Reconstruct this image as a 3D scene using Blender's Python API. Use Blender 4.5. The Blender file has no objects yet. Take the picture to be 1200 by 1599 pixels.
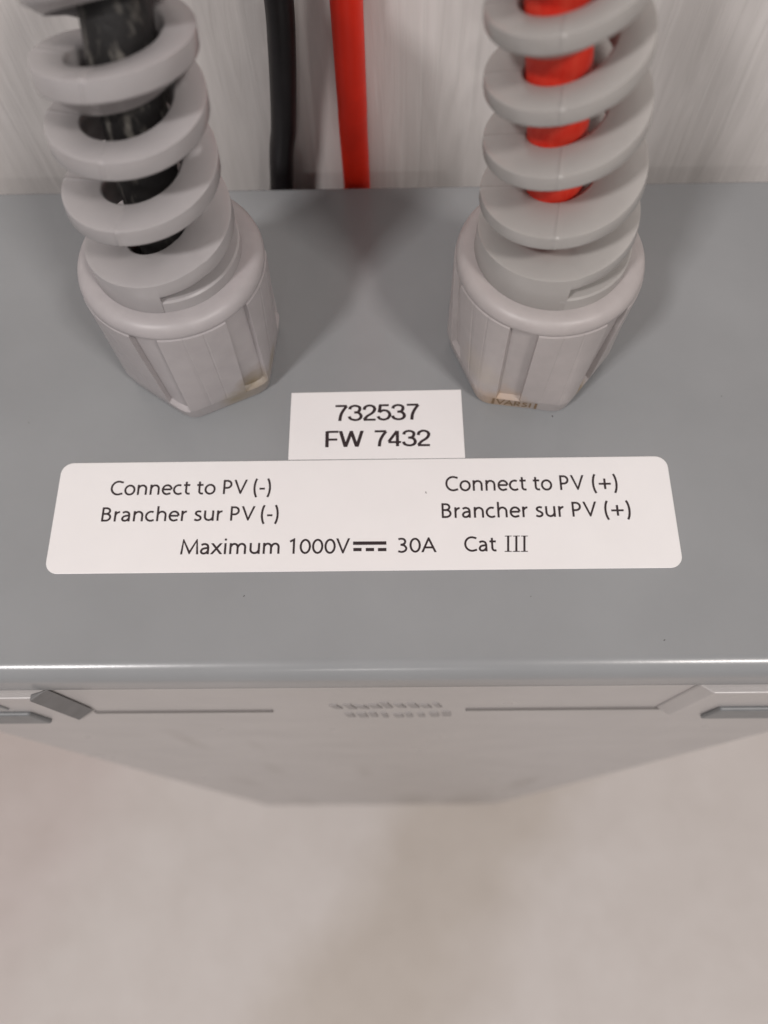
import bpy, math, random
from mathutils import Vector, Matrix
random.seed(7)
S = bpy.context.scene
COL = S.collection
CM = 0.01                                   # everything below is written in centimetres
D = math.radians

# ------------------------------------------------------------------ camera
cam = bpy.data.cameras.new('camera')
cam.sensor_fit = 'HORIZONTAL'
cam.sensor_width = 4.54
cam.lens = 4.54 * 1243.0 / 1200.0
cam.clip_start = 0.005
cam.clip_end = 50
cam.dof.use_dof = True
cam.dof.focus_distance = 0.121
cam.dof.aperture_fstop = 2.6
co = bpy.data.objects.new('camera', cam)
COL.objects.link(co)
right = Vector((0.99984856, -0.00491162, -0.01669558))
up = Vector((0.01092193, 0.92399213, 0.38225547))
fwd = Vector((-0.01354909, 0.38237993, -0.92390585))
m = Matrix((right, up, -fwd)).transposed().to_4x4()
m.translation = Vector((0.51990121, -4.87164251, 11.84933592)) * CM
co.matrix_world = m
S.camera = co

# ------------------------------------------------------------------ light
W = bpy.data.worlds.new('World')
S.world = W
W.use_nodes = True
bg = W.node_tree.nodes['Background']
bg.inputs[0].default_value = (1.0, 0.955, 0.945, 1)
bg.inputs[1].default_value = 0.275
S.view_settings.view_transform = 'Standard'
S.view_settings.look = 'None'
S.view_settings.exposure = 0
S.view_settings.gamma = 1
S.cycles.caustics_reflective = False
S.cycles.caustics_refractive = False


def lamp(name, az, el, dist, w, h, power, col):
    l = bpy.data.lights.new(name, 'AREA')
    l.shape = 'RECTANGLE'
    l.size, l.size_y = w, h
    l.energy = power
    l.color = col
    o = bpy.data.objects.new(name, l)
    COL.objects.link(o)
    d = Vector((math.cos(D(az)) * math.cos(D(el)), math.sin(D(az)) * math.cos(D(el)), math.sin(D(el))))
    o.location = d * dist + Vector((0, 0.03, 0))
    o.rotation_euler = d.to_track_quat('Z', 'Y').to_euler()
    return o


lamp('room_lamp', 230, 50, 1.6, 0.17, 0.10, 12.4, (1.0, 0.96, 0.95))
lamp('room_lamp', 311, 50, 1.6, 0.22, 0.13, 11.0, (1.0, 0.94, 0.90))
lamp('room_lamp', 268, 28, 2.2, 0.06, 0.04, 2.0, (1.0, 0.95, 0.92))

# ------------------------------------------------------------------ materials


def mat(name, col, rough=0.5, spec=0.5, noise=0.0, nscale=200, nstretch=(1, 1, 1), bump=0.0, bscale=600,
        bstretch=(1, 1, 1), bdist=0.0002, coat=0.0, sss=0.0, col2=None, rvar=0.0):
    mt = bpy.data.materials.new(name)
    mt.use_nodes = True
    nt = mt.node_tree
    p = nt.nodes['Principled BSDF']
    p.inputs['Base Color'].default_value = (*col, 1)
    p.inputs['Roughness'].default_value = rough
    p.inputs['Specular IOR Level'].default_value = spec
    p.inputs['Coat Weight'].default_value = coat
    if sss:
        p.inputs['Subsurface Weight'].default_value = sss
        p.inputs['Subsurface Radius'].default_value = (1, .9, .85)
        p.inputs['Subsurface Scale'].default_value = 0.0008
    tc = nt.nodes.new('ShaderNodeTexCoord')

    def noi(scale, stretch, detail=5):
        mp = nt.nodes.new('ShaderNodeMapping')
        mp.inputs['Scale'].default_value = stretch
        nt.links.new(tc.outputs['Object'], mp.inputs[0])
        n = nt.nodes.new('ShaderNodeTexNoise')
        n.inputs['Scale'].default_value = scale
        n.inputs['Detail'].default_value = detail
        nt.links.new(mp.outputs[0], n.inputs['Vector'])
        return n
    last = None
    if noise:
        n = noi(nscale, nstretch)
        r = nt.nodes.new('ShaderNodeValToRGB')
        c2 = col2 or tuple(max(0, c * (1 - noise)) for c in col)
        c3 = tuple(min(1, c * (1 + noise * .5)) for c in col) if not col2 else col
        r.color_ramp.elements[0].position = .32
        r.color_ramp.elements[1].position = .68
        r.color_ramp.elements[0].color = (*c2, 1)
        r.color_ramp.elements[1].color = (*c3, 1)
        nt.links.new(n.outputs['Fac'], r.inputs[0])
        nt.links.new(r.outputs[0], p.inputs['Base Color'])
        last = r.outputs[0]
    if rvar:
        n = noi(90, (1, 1, 1), 4)
        mr = nt.nodes.new('ShaderNodeMapRange')
        mr.inputs['To Min'].default_value = rough - rvar
        mr.inputs['To Max'].default_value = rough + rvar
        nt.links.new(n.outputs['Fac'], mr.inputs['Value'])
        nt.links.new(mr.outputs[0], p.inputs['Roughness'])
    if bump:
        n = noi(bscale, bstretch, 3)
        b = nt.nodes.new('ShaderNodeBump')
        b.inputs['Strength'].default_value = bump
        b.inputs['Distance'].default_value = bdist
        nt.links.new(n.outputs['Fac'], b.inputs['Height'])
        nt.links.new(b.outputs[0], p.inputs['Normal'])
    mt['_last'] = 1
    return mt, nt, p, tc, last


def stain(nt, p, tc, last, base, spots):
    """soft stains of residue and other patches at fixed places on the part: (x,y,z,radius cm, colour, amount)"""
    cur = last
    for (x, y, z, r, c, amt) in spots:
        vm = nt.nodes.new('ShaderNodeVectorMath')
        vm.operation = 'DISTANCE'
        nt.links.new(tc.outputs['Object'], vm.inputs[0])
        vm.inputs[1].default_value = (x * CM, y * CM, z * CM)
        n = nt.nodes.new('ShaderNodeTexNoise')
        n.inputs['Scale'].default_value = 450
        n.inputs['Detail'].default_value = 4
        nt.links.new(tc.outputs['Object'], n.inputs['Vector'])
        ad = nt.nodes.new('ShaderNodeMath')
        ad.operation = 'MULTIPLY_ADD'
        ad.inputs[1].default_value = r * CM * 1.0
        nt.links.new(n.outputs['Fac'], ad.inputs[0])
        nt.links.new(vm.outputs['Value'], ad.inputs[2])
        mr = nt.nodes.new('ShaderNodeMapRange')
        mr.inputs['From Min'].default_value = r * CM * .6
        mr.inputs['From Max'].default_value = r * CM * 1.7
        mr.inputs['To Min'].default_value = amt
        mr.inputs['To Max'].default_value = 0
        nt.links.new(ad.outputs[0], mr.inputs['Value'])
        mx = nt.nodes.new('ShaderNodeMix')
        mx.data_type = 'RGBA'
        nt.links.new(mr.outputs[0], mx.inputs[0])
        if cur is None:
            mx.inputs[6].default_value = (*base, 1)
        else:
            nt.links.new(cur, mx.inputs[6])
        mx.inputs[7].default_value = (*c, 1)
        cur = mx.outputs[2]
    nt.links.new(cur, p.inputs['Base Color'])


BOX = (.243, .250, .256)
M_box = mat('grey_powder_coat', BOX, .24, .5, noise=.07, nscale=35, bump=.2, bscale=2200, bdist=.00004, rvar=.05)[0]
FR = (.41, .388, .38)
M_front, fnt, fp, ftc, flast = mat('grey_cover_plastic', FR, .30, .5, noise=.06, nscale=40, bump=.08, bscale=900,
                                   bdist=.00005, rvar=.06)
M_cheek = mat('dark_cheek_grey', (.19, .185, .185), .55, .2, noise=.1, nscale=300)[0]
M_latch = mat('dark_latch_plastic', (.16, .165, .17), .4, .5, noise=.1, nscale=300)[0]
M_seam = mat('dark_seam_grey', (.17, .158, .152), .7, .25)[0]
M_mark = mat('moulded_mark', (.29, .272, .266), .5, .4)[0]
M_groove = mat('seam_shadow_gap', (.12, .115, .11), .7, .2)[0]
GL = (.36, .335, .338)
r_ = mat('gland_plastic_left', GL, .42, .45, noise=.05, nscale=350, bump=.12, bscale=1500, bdist=.00005, sss=.15)
stain(r_[1], r_[2], r_[3], r_[4], GL, [(.92, -.85, .38, .38, (.20, .15, .08), .85), (.6, -1.1, .2, .28, (.25, .20, .12), .7), (1.2, -.4, .4, .25, (.22, .18, .11), .6)])
M_glandL = r_[0]
r_ = mat('gland_plastic_right', (.378, .345, .338), .42, .45, noise=.05, nscale=350, bump=.12, bscale=1500, bdist=.00005, sss=.15)
stain(r_[1], r_[2], r_[3], r_[4], GL, [(-.62, -1.1, .15, .46, (.42, .28, .17), .8), (-.9, -.9, .9, .45, (.42, .36, .29), .5),
                                      (-.2, -1.2, .15, .25, (.36, .25, .15), .6), (.75, -1.0, .35, .18, (.22, .16, .08), .8)])
M_glandR = r_[0]
M_spring = mat('spring_plastic', (.358, .339, .34), .26, .45, noise=.03, nscale=250, bump=.06, bscale=1200, bdist=.00004, sss=.2)[0]
M_springR = mat('spring_plastic_warm', (.358, .340, .325), .26, .45, noise=.03, nscale=250, bump=.06, bscale=1200, bdist=.00004, sss=.2)[0]
M_paper = mat('sticker_vinyl', (.735, .715, .712), .33, .4, noise=.015, nscale=120)[0]
M_paper2 = mat('sticker_paper', (.72, .70, .698), .55, .3, noise=.015, nscale=160, bump=.1, bscale=900, bdist=.00003)[0]
M_ink = mat('black_ink', (.03, .02, .022), .45, .3)[0]
M_red = mat('red_sheath', (.88, .028, .008), .45, .4, noise=.12, nscale=150, sss=.1)[0]
M_redw = mat('red_sheath_scuffed', (.74, .030, .016), .5, .4, noise=.3, nscale=900, nstretch=(1, 1, .5), bump=.3, bscale=1200,
             bdist=.0001, col2=(.80, .07, .04))[0]
M_blk = mat('black_sheath', (.012, .010, .011), .42, .4, noise=.3, nscale=200)[0]
M_blkw = mat('black_sheath_scuffed', (.015, .014, .014), .5, .4, noise=.5, nscale=620, nstretch=(1, 1, .4), bump=.5,
             bscale=1200, bdist=.0002, col2=(.015, .014, .014))[0]
# scuffs: paler abraded streaks
nt = M_blkw.node_tree
for n in nt.nodes:
    if n.type == 'VALTORGB':
        n.color_ramp.elements[0].position = .52
        n.color_ramp.elements[0].color = (.012, .011, .011, 1)
        n.color_ramp.elements[1].position = .68
        n.color_ramp.elements[1].color = (.12, .112, .10, 1)
M_dust = mat('dust_grain', (.06, .05, .05), .8, .2)[0]

# wall: white embossed panel with upright streaks
M_wall, nt, p, tc, _ = mat('wall_panel', (.60, .56, .55), .55, .35)


def streak(scale, st, det):
    mp = nt.nodes.new('ShaderNodeMapping')
    mp.inputs['Scale'].default_value = st
    nt.links.new(tc.outputs['Object'], mp.inputs[0])
    n = nt.nodes.new('ShaderNodeTexNoise')
    n.inputs['Scale'].default_value = scale
    n.inputs['Detail'].default_value = det
    n.inputs['Distortion'].default_value = .9
    nt.links.new(mp.outputs[0], n.inputs['Vector'])
    return n


n1 = streak(480, (1, 1, .07), 5)
n2 = streak(60, (1, 1, .35), 4)
ad = nt.nodes.new('ShaderNodeMath')
ad.operation = 'MULTIPLY_ADD'
ad.inputs[1].default_value = .62
nt.links.new(n1.outputs['Fac'], ad.inputs[0])
hf = nt.nodes.new('ShaderNodeMath')
hf.operation = 'MULTIPLY'
hf.inputs[1].default_value = .38
nt.links.new(n2.outputs['Fac'], hf.inputs[0])
nt.links.new(hf.outputs[0], ad.inputs[2])
cr = nt.nodes.new('ShaderNodeValToRGB')
cr.color_ramp.elements[0].position = .34
cr.color_ramp.elements[0].color = (.56, .53, .51, 1)
cr.color_ramp.elements[1].position = .62
cr.color_ramp.elements[1].color = (.66, .625, .605, 1)
nt.links.new(ad.outputs[0], cr.inputs[0])
nt.links.new(cr.outputs[0], p.inputs['Base Color'])
b = nt.nodes.new('ShaderNodeBump')
b.inputs['Strength'].default_value = .35
b.inputs['Distance'].default_value = .0005
nt.links.new(n1.outputs['Fac'], b.inputs['Height'])
nt.links.new(b.outputs[0], p.inputs['Normal'])

# floor: pale boards, a soft darker warm band drawn diagonally across the colour
M_floor, nt, p, tc, _ = mat('floor_vinyl', (.55, .50, .48), .6, .3)
sx = nt.nodes.new('ShaderNodeSeparateXYZ')
nt.links.new(tc.outputs['Object'], sx.inputs[0])
n0 = nt.nodes.new('ShaderNodeTexNoise')
n0.inputs['Scale'].default_value = 9
n0.inputs['Detail'].default_value = 4
nt.links.new(tc.outputs['Object'], n0.inputs['Vector'])
# band axis: u = x - slope*y - offset
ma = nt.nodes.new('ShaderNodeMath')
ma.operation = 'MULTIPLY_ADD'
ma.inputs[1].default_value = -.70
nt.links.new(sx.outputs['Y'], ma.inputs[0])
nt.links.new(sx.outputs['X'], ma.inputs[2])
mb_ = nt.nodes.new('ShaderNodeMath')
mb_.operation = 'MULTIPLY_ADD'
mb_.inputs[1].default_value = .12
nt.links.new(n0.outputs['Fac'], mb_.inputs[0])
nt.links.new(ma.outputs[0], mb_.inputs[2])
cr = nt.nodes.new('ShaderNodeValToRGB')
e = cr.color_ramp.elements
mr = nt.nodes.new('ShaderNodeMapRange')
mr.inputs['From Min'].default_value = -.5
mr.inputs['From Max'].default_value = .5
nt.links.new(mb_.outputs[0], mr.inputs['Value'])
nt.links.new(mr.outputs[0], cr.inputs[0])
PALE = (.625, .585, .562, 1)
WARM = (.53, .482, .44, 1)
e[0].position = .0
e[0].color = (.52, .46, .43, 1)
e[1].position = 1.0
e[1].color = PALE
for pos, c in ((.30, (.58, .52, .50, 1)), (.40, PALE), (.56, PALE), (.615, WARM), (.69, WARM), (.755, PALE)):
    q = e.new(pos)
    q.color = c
n5 = nt.nodes.new('ShaderNodeTexNoise')
n5.inputs['Scale'].default_value = 22
n5.inputs['Detail'].default_value = 6
n5.inputs['Roughness'].default_value = .65
nt.links.new(tc.outputs['Object'], n5.inputs['Vector'])
c5 = nt.nodes.new('ShaderNodeValToRGB')
c5.color_ramp.elements[0].position = .3
c5.color_ramp.elements[0].color = (.92, .91, .90, 1)
c5.color_ramp.elements[1].position = .7
c5.color_ramp.elements[1].color = (1.0, 1.0, 1.0, 1)
nt.links.new(n5.outputs['Fac'], c5.inputs[0])
mx5 = nt.nodes.new('ShaderNodeMix')
mx5.data_type = 'RGBA'
mx5.blend_type = 'MULTIPLY'
mx5.inputs[0].default_value = 1
nt.links.new(cr.outputs[0], mx5.inputs[6])
nt.links.new(c5.outputs[0], mx5.inputs[7])
nt.links.new(mx5.outputs[2], p.inputs['Base Color'])

# ------------------------------------------------------------------ mesh helpers


def tag(o, label=None, cat=None, group=None, kind=None):
    if label: o['label'] = label
    if cat: o['category'] = cat
    if group: o['group'] = group
    if kind: o['kind'] = kind
    return o


def empty(name, loc, label, cat, group=None):
    o = bpy.data.objects.new(name, None)
    o.empty_display_size = .01
    o.location = Vector(loc) * CM
    COL.objects.link(o)
    return tag(o, label, cat, group)


def build(name, V, F, mt, parent=None, smooth=None, loc=None):
    me = bpy.data.meshes.new(name)
    me.from_pydata([Vector(v) * CM for v in V], [], F)
    me.materials.append(mt)
    me.validate()
    if smooth:
        me.shade_smooth()
        me.set_sharp_from_angle(angle=D(smooth))
    o = bpy.data.objects.new(name, me)
    if loc: o.location = Vector(loc) * CM
    COL.objects.link(o)
    if parent: o.parent = parent
    return o


def bevel(o, w, seg=3, ang=30):
    md = o.modifiers.new('bevel', 'BEVEL')
    md.width = w * CM
    md.segments = seg
    md.limit_method = 'ANGLE'
    md.angle_limit = D(ang)
    return o


def boxVF(x0, x1, y0, y1, z0, z1, V=None, F=None):
    V = [] if V is None else V
    F = [] if F is None else F
    b = len(V)
    V += [(x0, y0, z0), (x1, y0, z0), (x1, y1, z0), (x0, y1, z0), (x0, y0, z1), (x1, y0, z1), (x1, y1, z1), (x0, y1, z1)]
    F += [tuple(b + i for i in f) for f in ((0, 3, 2, 1), (4, 5, 6, 7), (0, 1, 5, 4), (1, 2, 6, 5), (2, 3, 7, 6), (3, 0, 4, 7))]
    return V, F


def prism(poly, z0, z1):
    n = len(poly)
    V = [(x, y, z0) for x, y in poly] + [(x, y, z1) for x, y in poly]
    F = [tuple(range(n))[::-1], tuple(range(n, 2 * n))] + [(i, (i + 1) % n, n + (i + 1) % n, n + i) for i in range(n)]
    return V, F


def rows(V, F, ring, nr, closed=True):
    for i in range(nr - 1):
        for j in range(ring if closed else ring - 1):
            a, b_ = i * ring + j, i * ring + (j + 1) % ring
            F.append((a, b_, b_ + ring, a + ring))


def lathe(prof, n=72):
    V = [(r * math.cos(2 * math.pi * j / n), r * math.sin(2 * math.pi * j / n), z) for r, z in prof for j in range(n)]
    F = []
    rows(V, F, n, len(prof))
    return V, F


def interp(xs, ys, x):
    if x <= xs[0]:
        return ys[0] + (ys[1] - ys[0]) / (xs[1] - xs[0]) * (x - xs[0])
    for i in range(len(xs) - 1):
        if x <= xs[i + 1] or i == len(xs) - 2:
            return ys[i] + (ys[i + 1] - ys[i]) / (xs[i + 1] - xs[i]) * (x - xs[i])


def crom(P, n=8):
    out = []
    Q = [tuple(2 * a - b for a, b in zip(P[0], P[1]))] + list(P) + [tuple(2 * a - b for a, b in zip(P[-1], P[-2]))]
    for i in range(1, len(Q) - 2):
        for k in range(n):
            t = k / n
            out.append(tuple(.5 * (2 * b + (c - a) * t + (2 * a - 5 * b + 4 * c - d) * t * t + (3 * b - a - 3 * c + d) * t ** 3)
                             for a, b, c, d in zip(Q[i - 1], Q[i], Q[i + 1], Q[i + 2])))
    out.append(tuple(P[-1]))
    return out


def tube(path, rad, n=28, wob=0.0):
    P = [Vector(p) for p in path]
    V, F = [], []
    for i, p_ in enumerate(P):
        t = (P[min(i + 1, len(P) - 1)] - P[max(i - 1, 0)]).normalized()
        a = Vector((1, 0, 0))
        a = (a - t * a.dot(t)).normalized()
        c = t.cross(a)
        for j in range(n):
            w = 2 * math.pi * j / n
            r = rad * (1 + wob * math.sin(3 * w + i * .9) * math.sin(i * .37))
            V.append(tuple(p_ + (a * math.cos(w) + c * math.sin(w)) * r))
    rows(V, F, n, len(P))
    F.append(tuple(range(n))[::-1])
    F.append(tuple(range((len(P) - 1) * n, len(P) * n)))
    return V, F

# ------------------------------------------------------------------ setting


V, F = boxVF(-220, 220, 7.75, 9.75, -60, 90)
tag(build('wall', V, F, M_wall), kind='structure')
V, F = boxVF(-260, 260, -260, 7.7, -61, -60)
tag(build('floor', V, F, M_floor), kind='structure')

# ------------------------------------------------------------------ the box
YF, YB, XL, XR = -2.62, 6.90, -9.2, 9.9
box = empty('equipment_box', (0, 0, 0), 'grey metal equipment box with rounded front edge carrying the stickers and both cable glands', 'equipment box')
# top shell: profile in yz extruded in x; rounded front lip
prof = []
R1 = .31
for k in range(13):
    a = math.pi / 2 * k / 12
    prof.append((YF + R1 - R1 * math.sin(a), -R1 + R1 * math.cos(a)))          # from the top to the front
prof += [(YF, -.86)]
for k in range(1, 5):
    a = math.pi / 2 * k / 4
    prof.append((YF + .05 - .05 * math.cos(a), -.86 - .05 * math.sin(a)))
prof += [(YF + .12, -.91), (YF + .12, -1.4), (YB, -1.4)]
for k in range(7):
    a = math.pi / 2 * k / 6
    prof.append((YB - .12 + .12 * math.cos(a), -.12 + .12 * math.sin(a)))
n = len(prof)
V = [(XL, y, z) for y, z in prof] + [(XR, y, z) for y, z in prof]
F = [(i, (i + 1) % n, n + (i + 1) % n, n + i) for i in range(n)] + [tuple(range(n))[::-1], tuple(range(n, 2 * n))]
build('top_shell', V, F, M_box, box, 40)
# lower body, tapering slightly on its right side
ZB = -46.
yb = YF + .30
V = [(XL + .05, yb, -1.4), (XR - .05, yb, -1.4), (XR - .05, YB - .05, -1.4), (XL + .05, YB - .05, -1.4),
     (-8.0, yb, ZB), (6.9, yb, ZB), (6.9, YB - .05, ZB), (-8.0, YB - .05, ZB)]
F = [(0, 1, 2, 3), (4, 7, 6, 5), (0, 4, 5, 1), (1, 5, 6, 2), (2, 6, 7, 3), (3, 7, 4, 0)]
bevel(build('body', V, F, M_front, box, 40), .5)
# front cover: a panel in three tiers with a groove between them
yc0, yc1 = YF + .05, YF + .28


def cover(x0, x1, z0, z1, dy=0.0, name='front_cover', rt=0.0, lt=0.0):
    V = [(x0, yc0 + dy, z1), (x1, yc0 + dy, z1), (x1, yc1, z1), (x0, yc1, z1),
         (x0 - lt, yc0 + dy, z0), (x1 - rt, yc0 + dy, z0), (x1 - rt, yc1, z0), (x0 - lt, yc1, z0)]
    F = [(0, 1, 2, 3), (4, 7, 6, 5), (0, 4, 5, 1), (1, 5, 6, 2), (2, 6, 7, 3), (3, 7, 4, 0)]
    return build(name, V, F, M_front, box, 40)


bevel(cover(-8.35, 6.78, ZB + .3, -.93, name='front_cover', rt=.9), .018)
bevel(cover(6.80, 9.5, ZB + .3, -.93, .012, name='side_rail', rt=2.4, lt=.9), .018)
# dark raised strips marking the seam line, left and right of the middle
for x0, x1 in ((-5.2, -1.83), (1.82, 5.6)):
    V, F = boxVF(x0, x1, yc0 - .028, yc0 + .1, -3.56, -3.40)
    bevel(build('seam_strip', V, F, M_seam, box), .01)
# raised latch blocks at both ends, each with a dark bar
for s, xi, xo in ((-1, -5.15, -8.3), (1, 5.35, 8.9)):
    pl = [(xi, yc0 + .02), (xi - .0 * s, yc0 - .03), (xi + .20 * s, yc0 - .17), (xo, yc0 - .17), (xo, yc0 + .02)]
    if s > 0: pl = pl[::-1]
    V, F = prism(pl[::-1] if s < 0 else pl[::-1], -3.3, -.97)
    lt = bevel(build('latch_plate', V, F, M_front, box), .03)
    a, b_ = xi + .02 * s, xi + .27 * s
    if s < 0:
        # end cheek of the left latch, coloured darker than its plate
        V = [(xi + .06, yc0 - .02, -3.1), (xi + .06, yc0 - .02, -.95), (xi - .20, yc0 - .215, -3.1), (xi - .20, yc0 - .215, -.95),
             (xi - .20, yc0 - .1, -3.1), (xi - .20, yc0 - .1, -.95)]
        F = [(0, 1, 3, 2), (2, 3, 5, 4), (0, 2, 4), (1, 5, 3), (0, 4, 5, 1)]
        bevel(build('latch_cheek', V, F, M_cheek, lt), .02)
        xa, xb = xo, xi - .75
    else:
        xa, xb = xi + .75, xi + 2.1
    V, F = boxVF(xa, xb, yc0 - .25, yc0 - .15, -3.25, -2.25)
    bevel(build('latch_bar', V, F, M_latch, lt), .045)
    if s > 0:
        V, F = boxVF(xi + 1.5, xi + 2.6, yc0 - .20, yc0 - .16, -1.75, -1.5)
        bevel(build('latch_slot_shade', V, F, M_groove, lt), .015)  # solid dark slab in place of an open slot, shade put into its colour
    else:
        V, F = boxVF(xo, xi - .95, yc0 - .21, yc0 - .16, -1.9, -1.35)
        bevel(build('latch_tab', V, F, M_box, lt), .02)
# raised maker's marks, too blurred to read: two rows of short slanted strokes
V, F = [], []
rm = random.Random(3)
for row, (xs, n_, z0, h_) in enumerate(((-.72, 9, -3.30, .62), (-.50, 9, -4.45, .62))):
    for k in range(n_):
        x = xs + k * .235
        if row == 0 and k == 1: x += .02
        hh = h_ * rm.uniform(.55, 1)
        w_ = rm.uniform(.09, .17)
        b0 = len(V)
        sl = -.10 if row == 0 else -.05
        zz = z0 + rm.uniform(0, .15)
        for yy in (yc0 - .022, yc0 + .01):
            V += [(x - sl, yy, zz), (x - sl + w_, yy, zz), (x + w_, yy, zz + hh), (x, yy, zz + hh)]
        F += [(b0, b0 + 1, b0 + 2, b0 + 3), (b0, b0 + 4, b0 + 5, b0 + 1), (b0 + 1, b0 + 5, b0 + 6, b0 + 2), (b0 + 2, b0 + 6, b0 + 7, b0 + 3),
              (b0 + 3, b0 + 7, b0 + 4, b0)]
build('raised_mark', V, F, M_mark, box)

# greasy smudges down the front cover (upright streaks), broad brown patches at its foot
mpf = fnt.nodes.new('ShaderNodeMapping')
mpf.inputs['Scale'].default_value = (1, 1, .12)
fnt.links.new(ftc.outputs['Object'], mpf.inputs[0])


class Squeezed:
    outputs = {'Object': mpf.outputs[0]}


SMUDGES_AND_PATCHES = [(-4.58, -2.57, -0.98, 0.28, (.20, .175, .155), 0.35), (-3.72, -2.57, -2.04, 0.3, (.20, .175, .155), 0.35), (-5.71, -2.57, -2.71, 0.45, (.20, .175, .155), 0.3), (-5.3, -2.57, -5.04, 0.8, (.20, .175, .155), 0.4), (-0.67, -2.57, -2.21, 0.35, (.20, .175, .155), 0.3), (5.9, -2.57, -2.94, 0.5, (.20, .175, .155), 0.5), (4.6, -2.57, -5.28, 1.5, (.20, .175, .155), 0.55), (-3.14, -2.57, -1.13, 0.2, (.20, .175, .155), 0.2), (1.5, -2.57, -5.16, 1.2, (.20, .175, .155), 0.4)]
stain(fnt, fp, Squeezed, flast, FR, SMUDGES_AND_PATCHES)

# specks of dust on the lid
V, F = [], []
for (x, y, r) in ((-1.83, -1.35, .012), (4.55, -2.1, .012), (3.2, 1.75, .014), (6.1, 2.1, .009), (-5.7, 1.75, .008), (2.6, -1.4, .008)):
    if r == 0: continue
    b0 = len(V)
    a = random.random() * 3
    for k in range(6):
        w = k * math.pi / 3
        V.append((x + r * 1.5 * math.cos(w) * math.cos(a) - r * .6 * math.sin(w) * math.sin(a),
                  y + r * 1.5 * math.cos(w) * math.sin(a) + r * .6 * math.sin(w) * math.cos(a), .0005))
    V.append((x, y, r * .8))
    F += [(b0 + k, b0 + (k + 1) % 6, b0 + 6) for k in range(6)]
tag(build('dust', V, F, M_dust), 'a few dark dust specks scattered on the grey box top', 'dust', kind='stuff')

# ------------------------------------------------------------------ lettering (stroke font)


def E_(cx, cy, rx, ry, a0, a1, n=14):
    return [(cx + rx * math.cos(D(a0 + (a1 - a0) * k / n)), cy + ry * math.sin(D(a0 + (a1 - a0) * k / n))) for k in range(n + 1)]


X_ = .66
G = {
    'o': (.80, [E_(.40, .35, .295, .315, 0, 360, 28)]),
    'c': (.665, [E_(.39, .35, .31, .315, 62, 298, 20)[:] + [(.60, .085)], ]),
    'e': (.75, [[(.10, .37), (.655, .37)] , E_(.385, .35, .285, .315, 4, 300, 24) + [(.63, .085)]]),
    'n': (.82, [[(.15, 0), (.15, .72)], [(.15, .44)] + E_(.41, .42, .245, .245, 165, 0) + [(.655, 0)]]),
    'h': (.82, [[(.15, 0), (.15, 1.05)], [(.15, .44)] + E_(.41, .42, .245, .245, 165, 0) + [(.655, 0)]]),
    'm': (1.23, [[(.15, 0), (.15, .72)], [(.15, .46)] + E_(.375, .44, .21, .225, 160, 0) + [(.585, 0)],
                 [(.60, .46)] + E_(.83, .44, .215, .225, 160, 0) + [(1.045, 0)]]),
    'u': (.82, [[(.66, .72), (.66, 0)], [(.15, .72), (.15, .30)] + E_(.40, .30, .25, .245, 180, 345)]),
    'r': (.50, [[(.15, 0), (.15, .72)], [(.15, .40)] + E_(.42, .38, .27, .275, 165, 88)]),
    't': (.50, [[(.205, .90), (.205, .22)] + E_(.38, .22, .175, .17, 180, 270, 8) + [(.46, .065)], [(.04, .66), (.45, .66)]]),
    'i': (.35, [[(.175, 0), (.175, .72)], [(.175, .885), (.175, 1.02)]]),
    's': (.59, [crom([(.48, .63), (.34, .668), (.19, .62), (.15, .51), (.23, .42), (.36, .35), (.465, .26), (.46, .13),
                      (.34, .052), (.21, .055), (.08, .105)], 5)]),
    'a': (.72, [crom([(.11, .60), (.22, .655), (.35, .665), (.48, .60), (.535, .46), (.54, .3), (.54, 0)], 6),
                crom([(.53, .405), (.37, .395), (.20, .34), (.115, .20), (.17, .085), (.29, .05), (.43, .10), (.53, .22)], 6)]),
    'x': (.69, [[(.02, .76), (.66, -.04)], [(.64, .76), (.0, -.04)]]),
    'C': (.88, [[(.82, .885)] + E_(.51, .5, .43, .455, 68, 292, 22) + [(.82, .115)]]),
    'P': (.80, [[(.155, 0), (.155, 1)], [(.155, .932), (.34, .932)] + E_(.34, .683, .265, .249, 90, -90) + [(.155, .435)]]),
    'B': (.81, [[(.155, 0), (.155, 1)], [(.155, .932), (.34, .932)] + E_(.35, .734, .235, .198, 90, -90) + [(.155, .535)],
                [(.34, .535)] + E_(.37, .302, .275, .233, 90, -90) + [(.155, .068)]]),
    'V': (.84, [[(.03, 1.06), (.42, .06), (.81, 1.06)]]),
    'M': (1.20, [[(.105, -.05), (.19, .93), (.60, .10), (1.01, .93), (1.095, -.05)]]),
    'A': (.92, [[(.03, -.06), (.46, .94), (.89, -.06)], [(.18, .32), (.74, .32)]]),
    '(': (.42, [E_(.56, .42, .40, .86, 130, 230)]),
    ')': (.42, [E_(-.14, .42, .40, .86, 50, -50)]),
    '-': (.46, [[(.06, .36), (.40, .36)]]),
    '+': (.90, [[(.08, .40), (.82, .40)], [(.45, .03), (.45, .77)]]),
    '1': (.76, [[(.18, .80), (.43, .94), (.43, 0)]]),
    '0': (.77, [E_(.385, .48, .285, .435, 0, 360, 30)]),
    '3': (.77, [crom([(.12, .89), (.29, .925), (.47, .88), (.54, .72), (.45, .57), (.25, .515)], 6),
                crom([(.25, .515), (.47, .47), (.60, .29), (.53, .12), (.33, .035), (.10, .085)], 6)]),
    'I': (.40, [[(.2, 0), (.2, 1)]]),
    ' ': (.36, []),
    '#': (.26, []),
}
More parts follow.
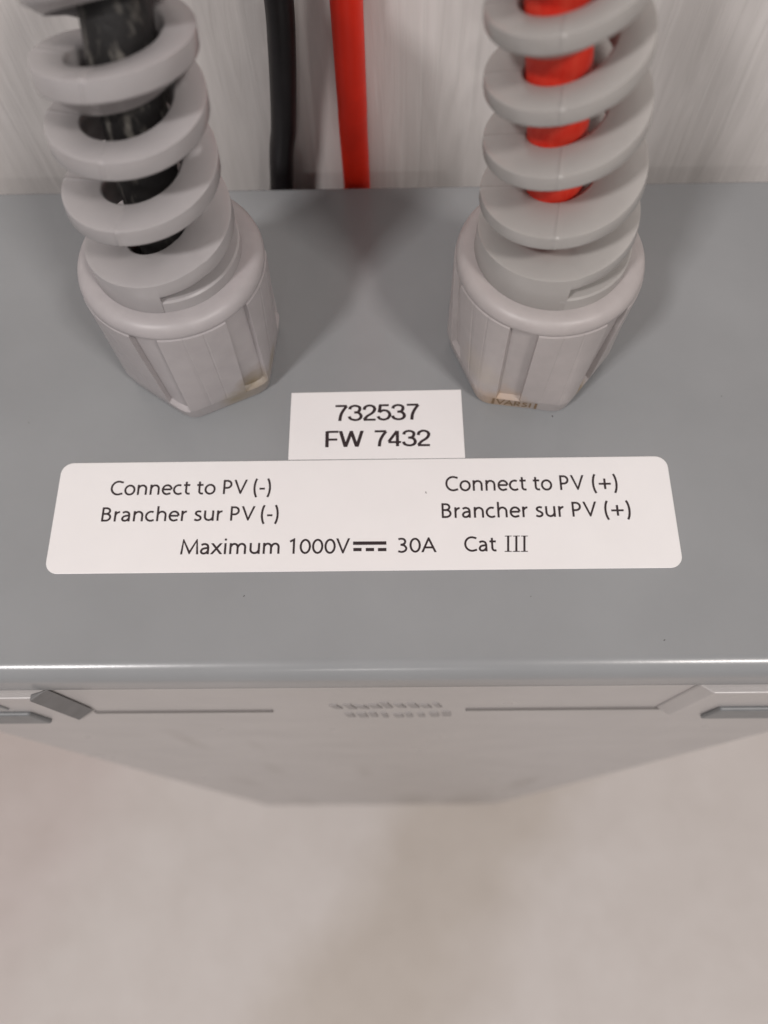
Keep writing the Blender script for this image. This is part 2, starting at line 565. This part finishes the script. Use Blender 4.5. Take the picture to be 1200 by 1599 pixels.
# wide grotesque digits for the small sticker (drawn 1 high)
H = {
    '7': (.88, [[(.08, .955), (.80, .955)], crom([(.79, .94), (.60, .70), (.43, .38), (.36, 0)], 6)]),
    '3': (.90, [crom([(.10, .73), (.17, .88), (.42, .955), (.68, .88), (.73, .73), (.64, .57), (.38, .525)], 6),
                crom([(.38, .525), (.68, .48), (.81, .28), (.70, .10), (.44, .04), (.16, .12), (.07, .28)], 6)]),
    '2': (.90, [crom([(.10, .68), (.17, .86), (.42, .955), (.68, .88), (.76, .70), (.62, .48), (.30, .28), (.10, .06)], 6),
                [(.07, .045), (.82, .045)]]),
    '5': (.90, [[(.75, .955), (.22, .955), (.14, .50)], crom([(.14, .50), (.40, .63), (.68, .56), (.80, .34), (.68, .12), (.42, .04),
                                                               (.17, .11), (.07, .26)], 6)]),
    '4': (.92, [[(.62, 0), (.62, .97)], [(.60, .96), (.08, .30)], [(.05, .26), (.84, .26)]]),
    'F': (.86, [[(.13, 0), (.13, 1)], [(.13, .955), (.78, .955)], [(.13, .47), (.72, .47)]]),
    'W': (1.34, [[(.02, 1.06), (.345, -.06)], [(.315, -.06), (.675, 1.0)], [(.645, 1.0), (1.0, -.06)], [(.97, -.06), (1.30, 1.06)]]),
}


def ribbon(P, w, wy, V, F, z):
    """outline of a stroke of width w across x and wy across y"""
    k = w / wy
    Q = [Vector((x, y * k)) for x, y in P]
    Q = [q for i, q in enumerate(Q) if i == 0 or (q - Q[i - 1]).length > 1e-4]
    closed = (Q[0] - Q[-1]).length < 1e-6
    if closed: Q = Q[:-1]
    n = len(Q)
    b0 = len(V)
    for i in range(n):
        a = Q[i] - Q[i - 1] if (i or closed) else Q[1] - Q[0]
        c = Q[(i + 1) % n] - Q[i] if (i < n - 1 or closed) else Q[-1] - Q[-2]
        a.normalize()
        c.normalize()
        nn = Vector((-a.y - c.y, a.x + c.x))
        if nn.length < 1e-4: nn = Vector((-a.y, a.x))
        nn.normalize()
        co_ = max(.42, nn.dot(Vector((-a.y, a.x))))
        h = w / 2 / co_
        for s in (1, -1):
            q = Q[i] + nn * h * s
            V.append((q.x, q.y / k, z))
    for i in range(n if closed else n - 1):
        j = (i + 1) % n
        F.append((b0 + 2 * i, b0 + 2 * i + 1, b0 + 2 * j + 1, b0 + 2 * j))


def text(s, p0, p1, cap, font, parent, w=.135, wy=None, z=.0, name='lettering', mt=None, track=0.0):
    """s between world points p0 (left foot) and p1 (right foot), cap height in cm"""
    V, F = [], []
    x = 0
    zz = 0
    for ch in s:
        adv, strokes = font[ch]
        for st in strokes:
            zz += 1
            if ch not in 'VAMWx':
                ribbon([(px + x, py) for px, py in st], w, wy or w, V, F, zz * 3e-5)
                continue
            v2, f2 = [], []                               # pointed letters are cut level with the line
            ribbon([(px + x, py) for px, py in st], w, wy or w, v2, f2, zz * 3e-5)
            for f_ in f2:
                poly = [v2[q_] for q_ in f_]
                for lim, sg in ((0.0, 1), (.72 if ch == 'x' else 1.0, -1)):
                    out = []
                    for q_ in range(len(poly)):
                        a_, c_ = poly[q_ - 1], poly[q_]
                        ia, ic = (a_[1] - lim) * sg >= 0, (c_[1] - lim) * sg >= 0
                        if ia != ic:
                            t_ = (lim - a_[1]) / (c_[1] - a_[1])
                            out.append((a_[0] + (c_[0] - a_[0]) * t_, lim, a_[2]))
                        if ic: out.append(c_)
                    poly = out
                if len(poly) > 2:
                    F.append(tuple(range(len(V), len(V) + len(poly))))
                    V += poly
        x += adv + track
    xs = [v[0] for v in V]
    x0, x1 = min(xs), max(xs)
    P0, P1 = Vector(p0), Vector(p1)
    u = (P1 - P0)
    L = u.length
    u.normalize()
    v_ = Vector((-u.y, u.x))
    sx_ = L / (x1 - x0)
    VV = []
    for a, b_, c in V:
        q = P0 + u * ((a - x0) * sx_) + v_ * (b_ * cap)
        VV.append((q.x, q.y, z + c))
    o = build(name, VV, F, mt or M_ink, parent)
    return o


# ------------------------------------------------------------------ stickers


def rrect(x0, x1, y0, y1, r, skew=0):
    P = []
    for cx, cy, a in ((x1 - r, y1 - r, 0), (x0 + r, y1 - r, 90), (x0 + r, y0 + r, 180), (x1 - r, y0 + r, 270)):
        for k in range(9):
            P.append((cx + r * math.cos(D(a + k * 90 / 8)), cy + r * math.sin(D(a + k * 90 / 8))))
    return P


st = empty('instruction_sticker', (0, 0, 0), 'wide white sticker with rounded corners and connection instructions along the front of the grey box', 'sticker')
V, F = prism(rrect(-5.0, 5.0, -.966, .966, .20), 0.0, .022)
bevel(build('sticker_sheet', V, F, M_paper, st), .006, 2)
ZT = .0235


def PX(u, v, z=ZT):
    """foot of a letter: where the view ray of a measured point meets the sticker's plane"""
    d = fwd + right * ((u - 600) / 1242.88) - up * ((v - 799.5) / 1242.88)
    c = Vector((0.51990121, -4.87164251, 11.84933592))
    t = (z - c.z) / d.z
    q = c + d * t
    return (q.x, q.y)


def line(s, u0, v0, u1, v1, vt, font, parent, **k):
    a, b_ = PX(u0, v0), PX(u1, v1)
    cap = PX(u0, vt)[1] - a[1]
    return text(s, a, b_, cap, font, parent, z=ZT, **k)


line('Connect to PV', 171.5, 773.3, 386, 771.2, 751.2, G, st)
line('(-)', 395.5, 771.2, 423, 770.8, 749.3, G, st)
line('Brancher sur PV', 157.5, 814.6, 398, 812.8, 792.2, G, st)
line('(-)', 407, 812.8, 435, 812.6, 790.6, G, st)
line('Maximum', 281.2, 865.8, 436.5, 864.8, 842.0, G, st)
line('1000V', 451.5, 864.8, 546.8, 864.2, 841.2, G, st)
line('30A', 621.8, 862.8, 682.4, 862.2, 839.6, G, st)
line('Cat', 725.8, 861.3, 776.2, 860.8, 838.0, G, st)
line('Connect to PV', 696.2, 766.8, 914, 764.8, 743.8, G, st)
line('(+)', 926, 764.6, 966, 764.2, 742.2, G, st)
line('Brancher sur PV', 690.4, 809.0, 934, 806.4, 785.8, G, st)
line('(+)', 945.5, 806.2, 986.5, 805.6, 783.8, G, st)


def quadpx(pts, V, F, z):
    b0 = len(V)
    for u, v in pts:
        x, y = PX(u, v)
        V.append((x, y, z))
    F.append(tuple(range(b0, b0 + len(pts))))


V, F = [], []
quadpx([(551.5, 851), (603.8, 850.6), (603.6, 845.2), (551.7, 845.6)], V, F, ZT)
for a, b_ in ((552, 565), (571.5, 584.5), (590.5, 603.8)):
    quadpx([(a, 860.8), (b_, 860.7), (b_, 855.6), (a, 855.7)], V, F, ZT)
build('direct_current_symbol', V, F, M_ink, st)
V, F = [], []
for u in (794.0, 806.8, 819.4):
    quadpx([(u - 1.7, 861.0), (u + 1.7, 861.0), (u + 1.7, 837.2), (u - 1.7, 837.2)], V, F, ZT)
    quadpx([(u - 5.4, 861.8), (u + 5.4, 861.6), (u + 5.4, 860.3), (u - 5.4, 860.4)], V, F, ZT + .0002)
    quadpx([(u - 5.4, 837.8), (u + 5.4, 837.6), (u + 5.4, 836.4), (u - 5.4, 836.5)], V, F, ZT + .0002)
build('roman_numeral', V, F, M_ink, st)
V, F = [], []
quadpx([(664, 770), (667, 771), (666.5, 768), (664.5, 767)], V, F, ZT)
build('ink_fleck', V, F, mat('grey_fleck', (.35, .33, .33), .6, .3)[0], st)

st2 = empty('serial_sticker', (0.2, 1.6, 0), 'small square-cornered white sticker printed 732537 and FW 7432, between the two glands', 'sticker')
V, F = prism([(-1.24, .985), (1.695, .98), (1.68, 2.285), (-1.235, 2.262)], 0.0, .018)
V = [(x - .2, y - 1.6, z) for x, y, z in V]
bevel(build('sticker_sheet', V, F, M_paper2, st2), .004, 1)
ZT = .0192


def line2(s, *a, **k):
    o = line(s, *a, **k)
    o.location = (-.2 * CM, -1.6 * CM, 0)
    return o


line2('732537', 523.8, 657.2, 656.3, 654.8, 632.8, H, st2, w=.20, wy=.135)
line2('FW', 508, 698.2, 568.5, 697.3, 673.2, H, st2, w=.20, wy=.135)
line2('7432', 585.5, 697.0, 673, 695.8, 672.2, H, st2, w=.20, wy=.135)

# ------------------------------------------------------------------ cable glands


def rr_hex(th, ap, rc):
    """radius of a hexagon with rounded corners, apothem ap, corner radius rc, flat facing th=0"""
    a = (th + 30) % 60 - 30
    return min(ap / math.cos(D(a)), rc)


def gland(base, hexang, slotang, znut, coilz, zst, cx, cy, ro_pts, mts, label, hand, th0, collar=None, tilt=None):
    g = empty('cable_gland', base, label, 'cable gland', 'grey cable glands screwed into the box top')
    mnut, mspr = mts
    # --- cap nut: hexagonal foot growing into a round top, six recessed slots
    N = 720
    hs = 8.5                                                     # half width of a slot in degrees
    zs = [0.0, .03, .10, .20, .27, .30, .33, .37, .6, .8, 1.0, 1.2, 1.4, 1.8, znut - .12, znut - .06, znut - .03, znut]
    ths = []
    for j in range(6):
        c0 = slotang + 60 * j
        ths += [c0 - hs - .3, c0 - hs + .0, c0 - hs + .3, c0 - 5, c0, c0 + 5, c0 + hs - .3, c0 + hs, c0 + hs + .3]
        for v_ in (c0 + 22.9, c0 + 23.3, c0 + 24.1, c0 + 24.5, c0 + 35.5, c0 + 35.9, c0 + 36.7, c0 + 37.1):
            ths.append(v_)
        for k in range(1, 14):
            ths.append(c0 + hs + .3 + k * (60 - 2 * hs - .6) / 14)
    ths.sort()
    V, F = [], []
    for z in zs:
        t = max(0, min(1, (z - .25) / (znut - .5)))
        for th in ths:
            ph = th - hexang
            fl = min(1, z / .33)
            rh = sum(rr_hex(ph + dd, 1.195 + .055 * fl, 1.335 + .075 * fl) for dd in (-4, -2, 0, 2, 4)) / 5
            r = rh * (1 - t) + 1.40 * t
            if z < .03: r -= .03 * (1 - z / .03)
            d_ = abs((th - slotang + 30) % 60 - 30)
            if .34 < z and 23.2 < d_ < 24.2: r -= .005
            if .31 < z:
                f = max(0, min(1, (hs + .3 - d_) / .6))
                u_ = min(1, (z - .31) / .06)
                r -= .085 * f * u_
            if z > znut - .05: r -= .05 * (z - znut + .05) / .05
            V.append((r * math.cos(D(th)), r * math.sin(D(th)), z))
    n = len(ths)
    rows(V, F, n, len(zs))
    F.append(tuple(range(n))[::-1])
    F.append(tuple(range(n * (len(zs) - 1), n * len(zs))))
    build('cap_nut', V, F, mnut, g, 28)
    # --- dome ring and neck
    pr = [(1.0, znut - .07), (1.36, znut - .06), (1.385, znut - .03), (1.385, znut + .03), (1.37, znut + .08), (1.335, znut + .14), (1.27, znut + .18),
          (1.20, znut + .195), (1.12, znut + .20), (1.05, znut + .20)]
    V, F = lathe(pr, 96)
    build('dome_ring', V, F, mnut, g, 50)
    rn = ro_pts[1][0]
    zn = zst
    rn = ro_pts[1][0] - .016
    pr = [(rn, znut + .1), (rn, zn - .025), (rn - .025, zn), (.52, zn), (.50, zn - .5)]
    V, F = lathe(pr, 96)
    build('neck', V, F, mspr, g, 40)
    # --- helical bend-protection spring
    hg0 = hand

    def cen(z):
        return Vector((interp(cx[0], cx[1], z), interp(cy[0], cy[1], z), z))

    def zb(th):                                                   # underside height at total angle th
        k = (th + 90) / 360.
        return interp(list(range(len(coilz))), coilz, k)
    th_end = -90 + 360 * (len(coilz) - 1) + (270 if collar else 40)
    th_col = -90 + 360 * (len(coilz) - 1) - 215
    V, F = [], []
    ring = 0
    cnt = 0
    th = -90 - 330.
    seam = [(-100 + 180 * k) for k in range(-6, 60)] + [(176 + 360 * k) for k in range(-3, 20)]
    steps = []
    while th < th_end:
        steps.append((th, 0))
        th += 4
    for s_ in seam:
        if th0 + 5 < s_ < th_end - 5:
            steps += [(s_ - .6, 0), (s_ - .2, .006), (s_ + .2, .006), (s_ + .6, 0)]
    steps += [(th0, 0), (th0 + 1.2, 0)]
    steps.sort()
    steps = [s_ for i, s_ in enumerate(steps) if s_[1] or i == 0 or s_[0] - steps[i - 1][0] > .3]
    for th, bumpy in steps:
        z0 = zb(th)
        hgt = hg0 + (collar * max(0, min(1, (th - th_col) / 90)) if collar else 0)
        ztop = z0 + hgt
        if th < th0 + .6:
            z0 = znut + .12
            if ztop < z0 + .02: continue
        zc = ztop - hgt
        c = cen(zc)
        tg = (cen(zc + .2) - cen(zc - .2)).normalized() if zc > 3.0 else Vector((0, 0, 1))
        if tilt: tg = (tg + Vector(tilt) * max(0, min(1, (zc - 3) / 2))).normalized()
        e_ = Vector((math.cos(D(th)), math.sin(D(th)), 0))
        e_ = (e_ - tg * e_.dot(tg)).normalized()
        ro = interp(ro_pts[0], ro_pts[1], zc) + bumpy
        ri = interp(ro_pts[0], ro_pts[2], zc)
        h0 = z0 - zc
        bv = .045 + (.10 * max(0, min(1, (th - th_col) / 90)) if collar else 0)
        cf = max(0, min(1, (th - th_col) / 90)) if collar else 0
        dn = .26 * (1 - .8 * cf) if th > th0 + .6 else 0
        pf = [(ri, h0 + bv - dn), (ri + bv, h0 - dn), (ro - bv, h0), (ro - bv * .3, h0 + bv * .3), (ro, h0 + bv), (ro - .012, hgt - bv), (ro - bv * .35, hgt - bv * .3 + bumpy * .6),
              (ro - bv - .01, hgt + bumpy * .6), (ri + bv, hgt - .01 + bumpy * .6), (ri, hgt - bv)]
        ring = len(pf)
        for r, h in pf:
            V.append(tuple(c + e_ * r + tg * h))
        cnt += 1
    rows(V, F, ring, cnt)
    F.append(tuple(range(ring))[::-1])
    F.append(tuple(range(ring * (cnt - 1), ring * cnt)))
    # faces run ring-wise with reversed winding; fix by flipping
    F = [f[::-1] for f in F]
    build('bend_spring', V, F, mspr, g, 60)
    return g, cen


bL, bR = (-2.76, 3.13, 0), (2.85, 3.10, 0)
# coilz: underside height at the front of every turn
gL, cenL = gland(bL, -125.6, -102.5, 2.39, [2.88, 3.875, 4.80, 5.51, 6.16], 2.80,
                 ([0, 3.0, 4.0, 5.0, 6.0, 7.0, 8.0], [0, -.02, .03, .15, .24, .26, .26]),
                 ([0, 3, 4, 5, 5.5, 6.0, 6.5, 7.0, 7.6, 8.4], [0, 0, .0, .05, .13, .31, .63, 1.05, 1.75, 2.85]),
                 ([2.5, 3.3, 4, 5, 6, 8], [1.10, 1.09, 1.04, .975, .92, .90], [.46, .49, .56, .565, .54, .52]),
                 (M_glandL, M_spring), 'grey plastic cable gland gripping the black cable on the left of the box', .275, -86,
                 collar=.8)
gR, cenR = gland(bR, -99, -109.5, 2.38, [2.975, 3.73, 4.665, 5.51, 6.30, 7.05, 7.78, 8.55], 2.80,
                 ([0, 3.0, 4.0, 5.0, 6.0, 8.0], [0, -.02, -.10, -.25, -.42, -.76]), ([0, 3, 8], [0, 0, .1]),
                 ([2.5, 3.3, 4, 5, 6, 8], [1.12, 1.10, 1.045, .98, .90, .82], [.41, .41, .43, .49, .52, .48]),
                 (M_glandR, M_springR), 'grey plastic cable gland gripping the red cable, beige stains round its foot', .225, -86)
# cast mark on the foot of the right nut
K = dict(G)
K['R'] = (.80, G['P'][1] + [[(.34, .45), (.65, 0)]])
K['R'] = (.80, list(G['P'][1]) + [[(.34, .45), (.65, 0)]])
K['S'] = (.70, [[(x * 1.15, y * 1.42) for x, y in G['s'][1][0]]])
V, F = [], []
x = 0
for ch in 'VARSI':
    for s_ in K[ch][1]:
        ribbon([(a + x, b_) for a, b_ in s_], .16, .16, V, F, 0)
    x += K[ch][0]
na = D(-99)
nv = Vector((math.cos(na), math.sin(na), 0))
tv = Vector((-nv.y, nv.x, 0))
VV = []
n0_ = len(V)
for dd in (1.203, 1.17):
    for a, b_, c in V:
        zq = .085 + b_ * .19
        q = nv * (dd + .055 * zq / .33) + tv * ((a / x - .5) * .60 - .12) + Vector((0, 0, zq))
        VV.append(tuple(q))
FF = list(F)
build('cast_mark', VV, FF, mat('stained_recess', (.20, .13, .075), .6, .3)[0], gR)
V, F = [], []
for a in (-.49, .22):
    p0 = nv * 1.222 + tv * a
    p1 = nv * 1.222 + tv * (a + .04)
    q0 = nv * 1.25 + tv * a
    q1 = nv * 1.25 + tv * (a + .04)
    b0 = len(V)
    V += [(p0.x, p0.y, .07), (p1.x, p1.y, .07), (q1.x, q1.y, .29), (q0.x, q0.y, .29)]
    F.append((b0, b0 + 1, b0 + 2, b0 + 3))
build('cast_mark', V, F, bpy.data.materials['stained_recess'], gR)

# ------------------------------------------------------------------ cables


def path_from(cen, base, z0, z1, off=(0, 0)):
    P = []
    z = z0
    while z <= z1:
        c = cen(z)
        P.append((c.x + base[0] + off[0], c.y + base[1] + off[1], z))
        z += .2
    return P


V, F = tube(path_from(cenL, bL, 1.6, 9.5, (.08, -.02)), .40, wob=.01)
tag(build('black_cable', V, F, M_blkw, None, 60), 'scuffed black cable rising through the left gland and its coils', 'cable')
V, F = tube(path_from(cenR, bR, 1.6, 11, (-.10, -.02)), .37, wob=.01)
tag(build('red_cable', V, F, M_redw, None, 60), 'scuffed red cable rising through the right gland and its coils', 'cable')
P = crom([(-2.2, 7.35, -30), (-2.1, 7.35, -12), (-1.9, 7.35, -3), (-1.63, 7.33, 0), (-1.46, 7.33, 1.0), (-1.37, 7.33, 1.7), (-1.28, 7.33, 2.55), (-1.21, 7.33, 3.45),
          (-1.2, 7.33, 5), (-1.3, 7.33, 9), (-1.6, 7.33, 22)], 10)
V, F = tube(P, .235)
tag(build('black_cable', V, F, M_blk, None, 60), 'smooth black cable hanging in front of the wall behind the box', 'cable')
P = crom([(-.05, 7.35, -30), (-.12, 7.35, -10), (-.17, 7.35, 0), (-.165, 7.35, 1.5), (-.155, 7.35, 3.5), (-.14, 7.35, 7), (-.2, 7.35, 14), (-.4, 7.35, 24)], 10)
V, F = tube(P, .265)
tag(build('red_cable', V, F, M_red, None, 60), 'smooth red cable hanging in front of the wall behind the box', 'cable')
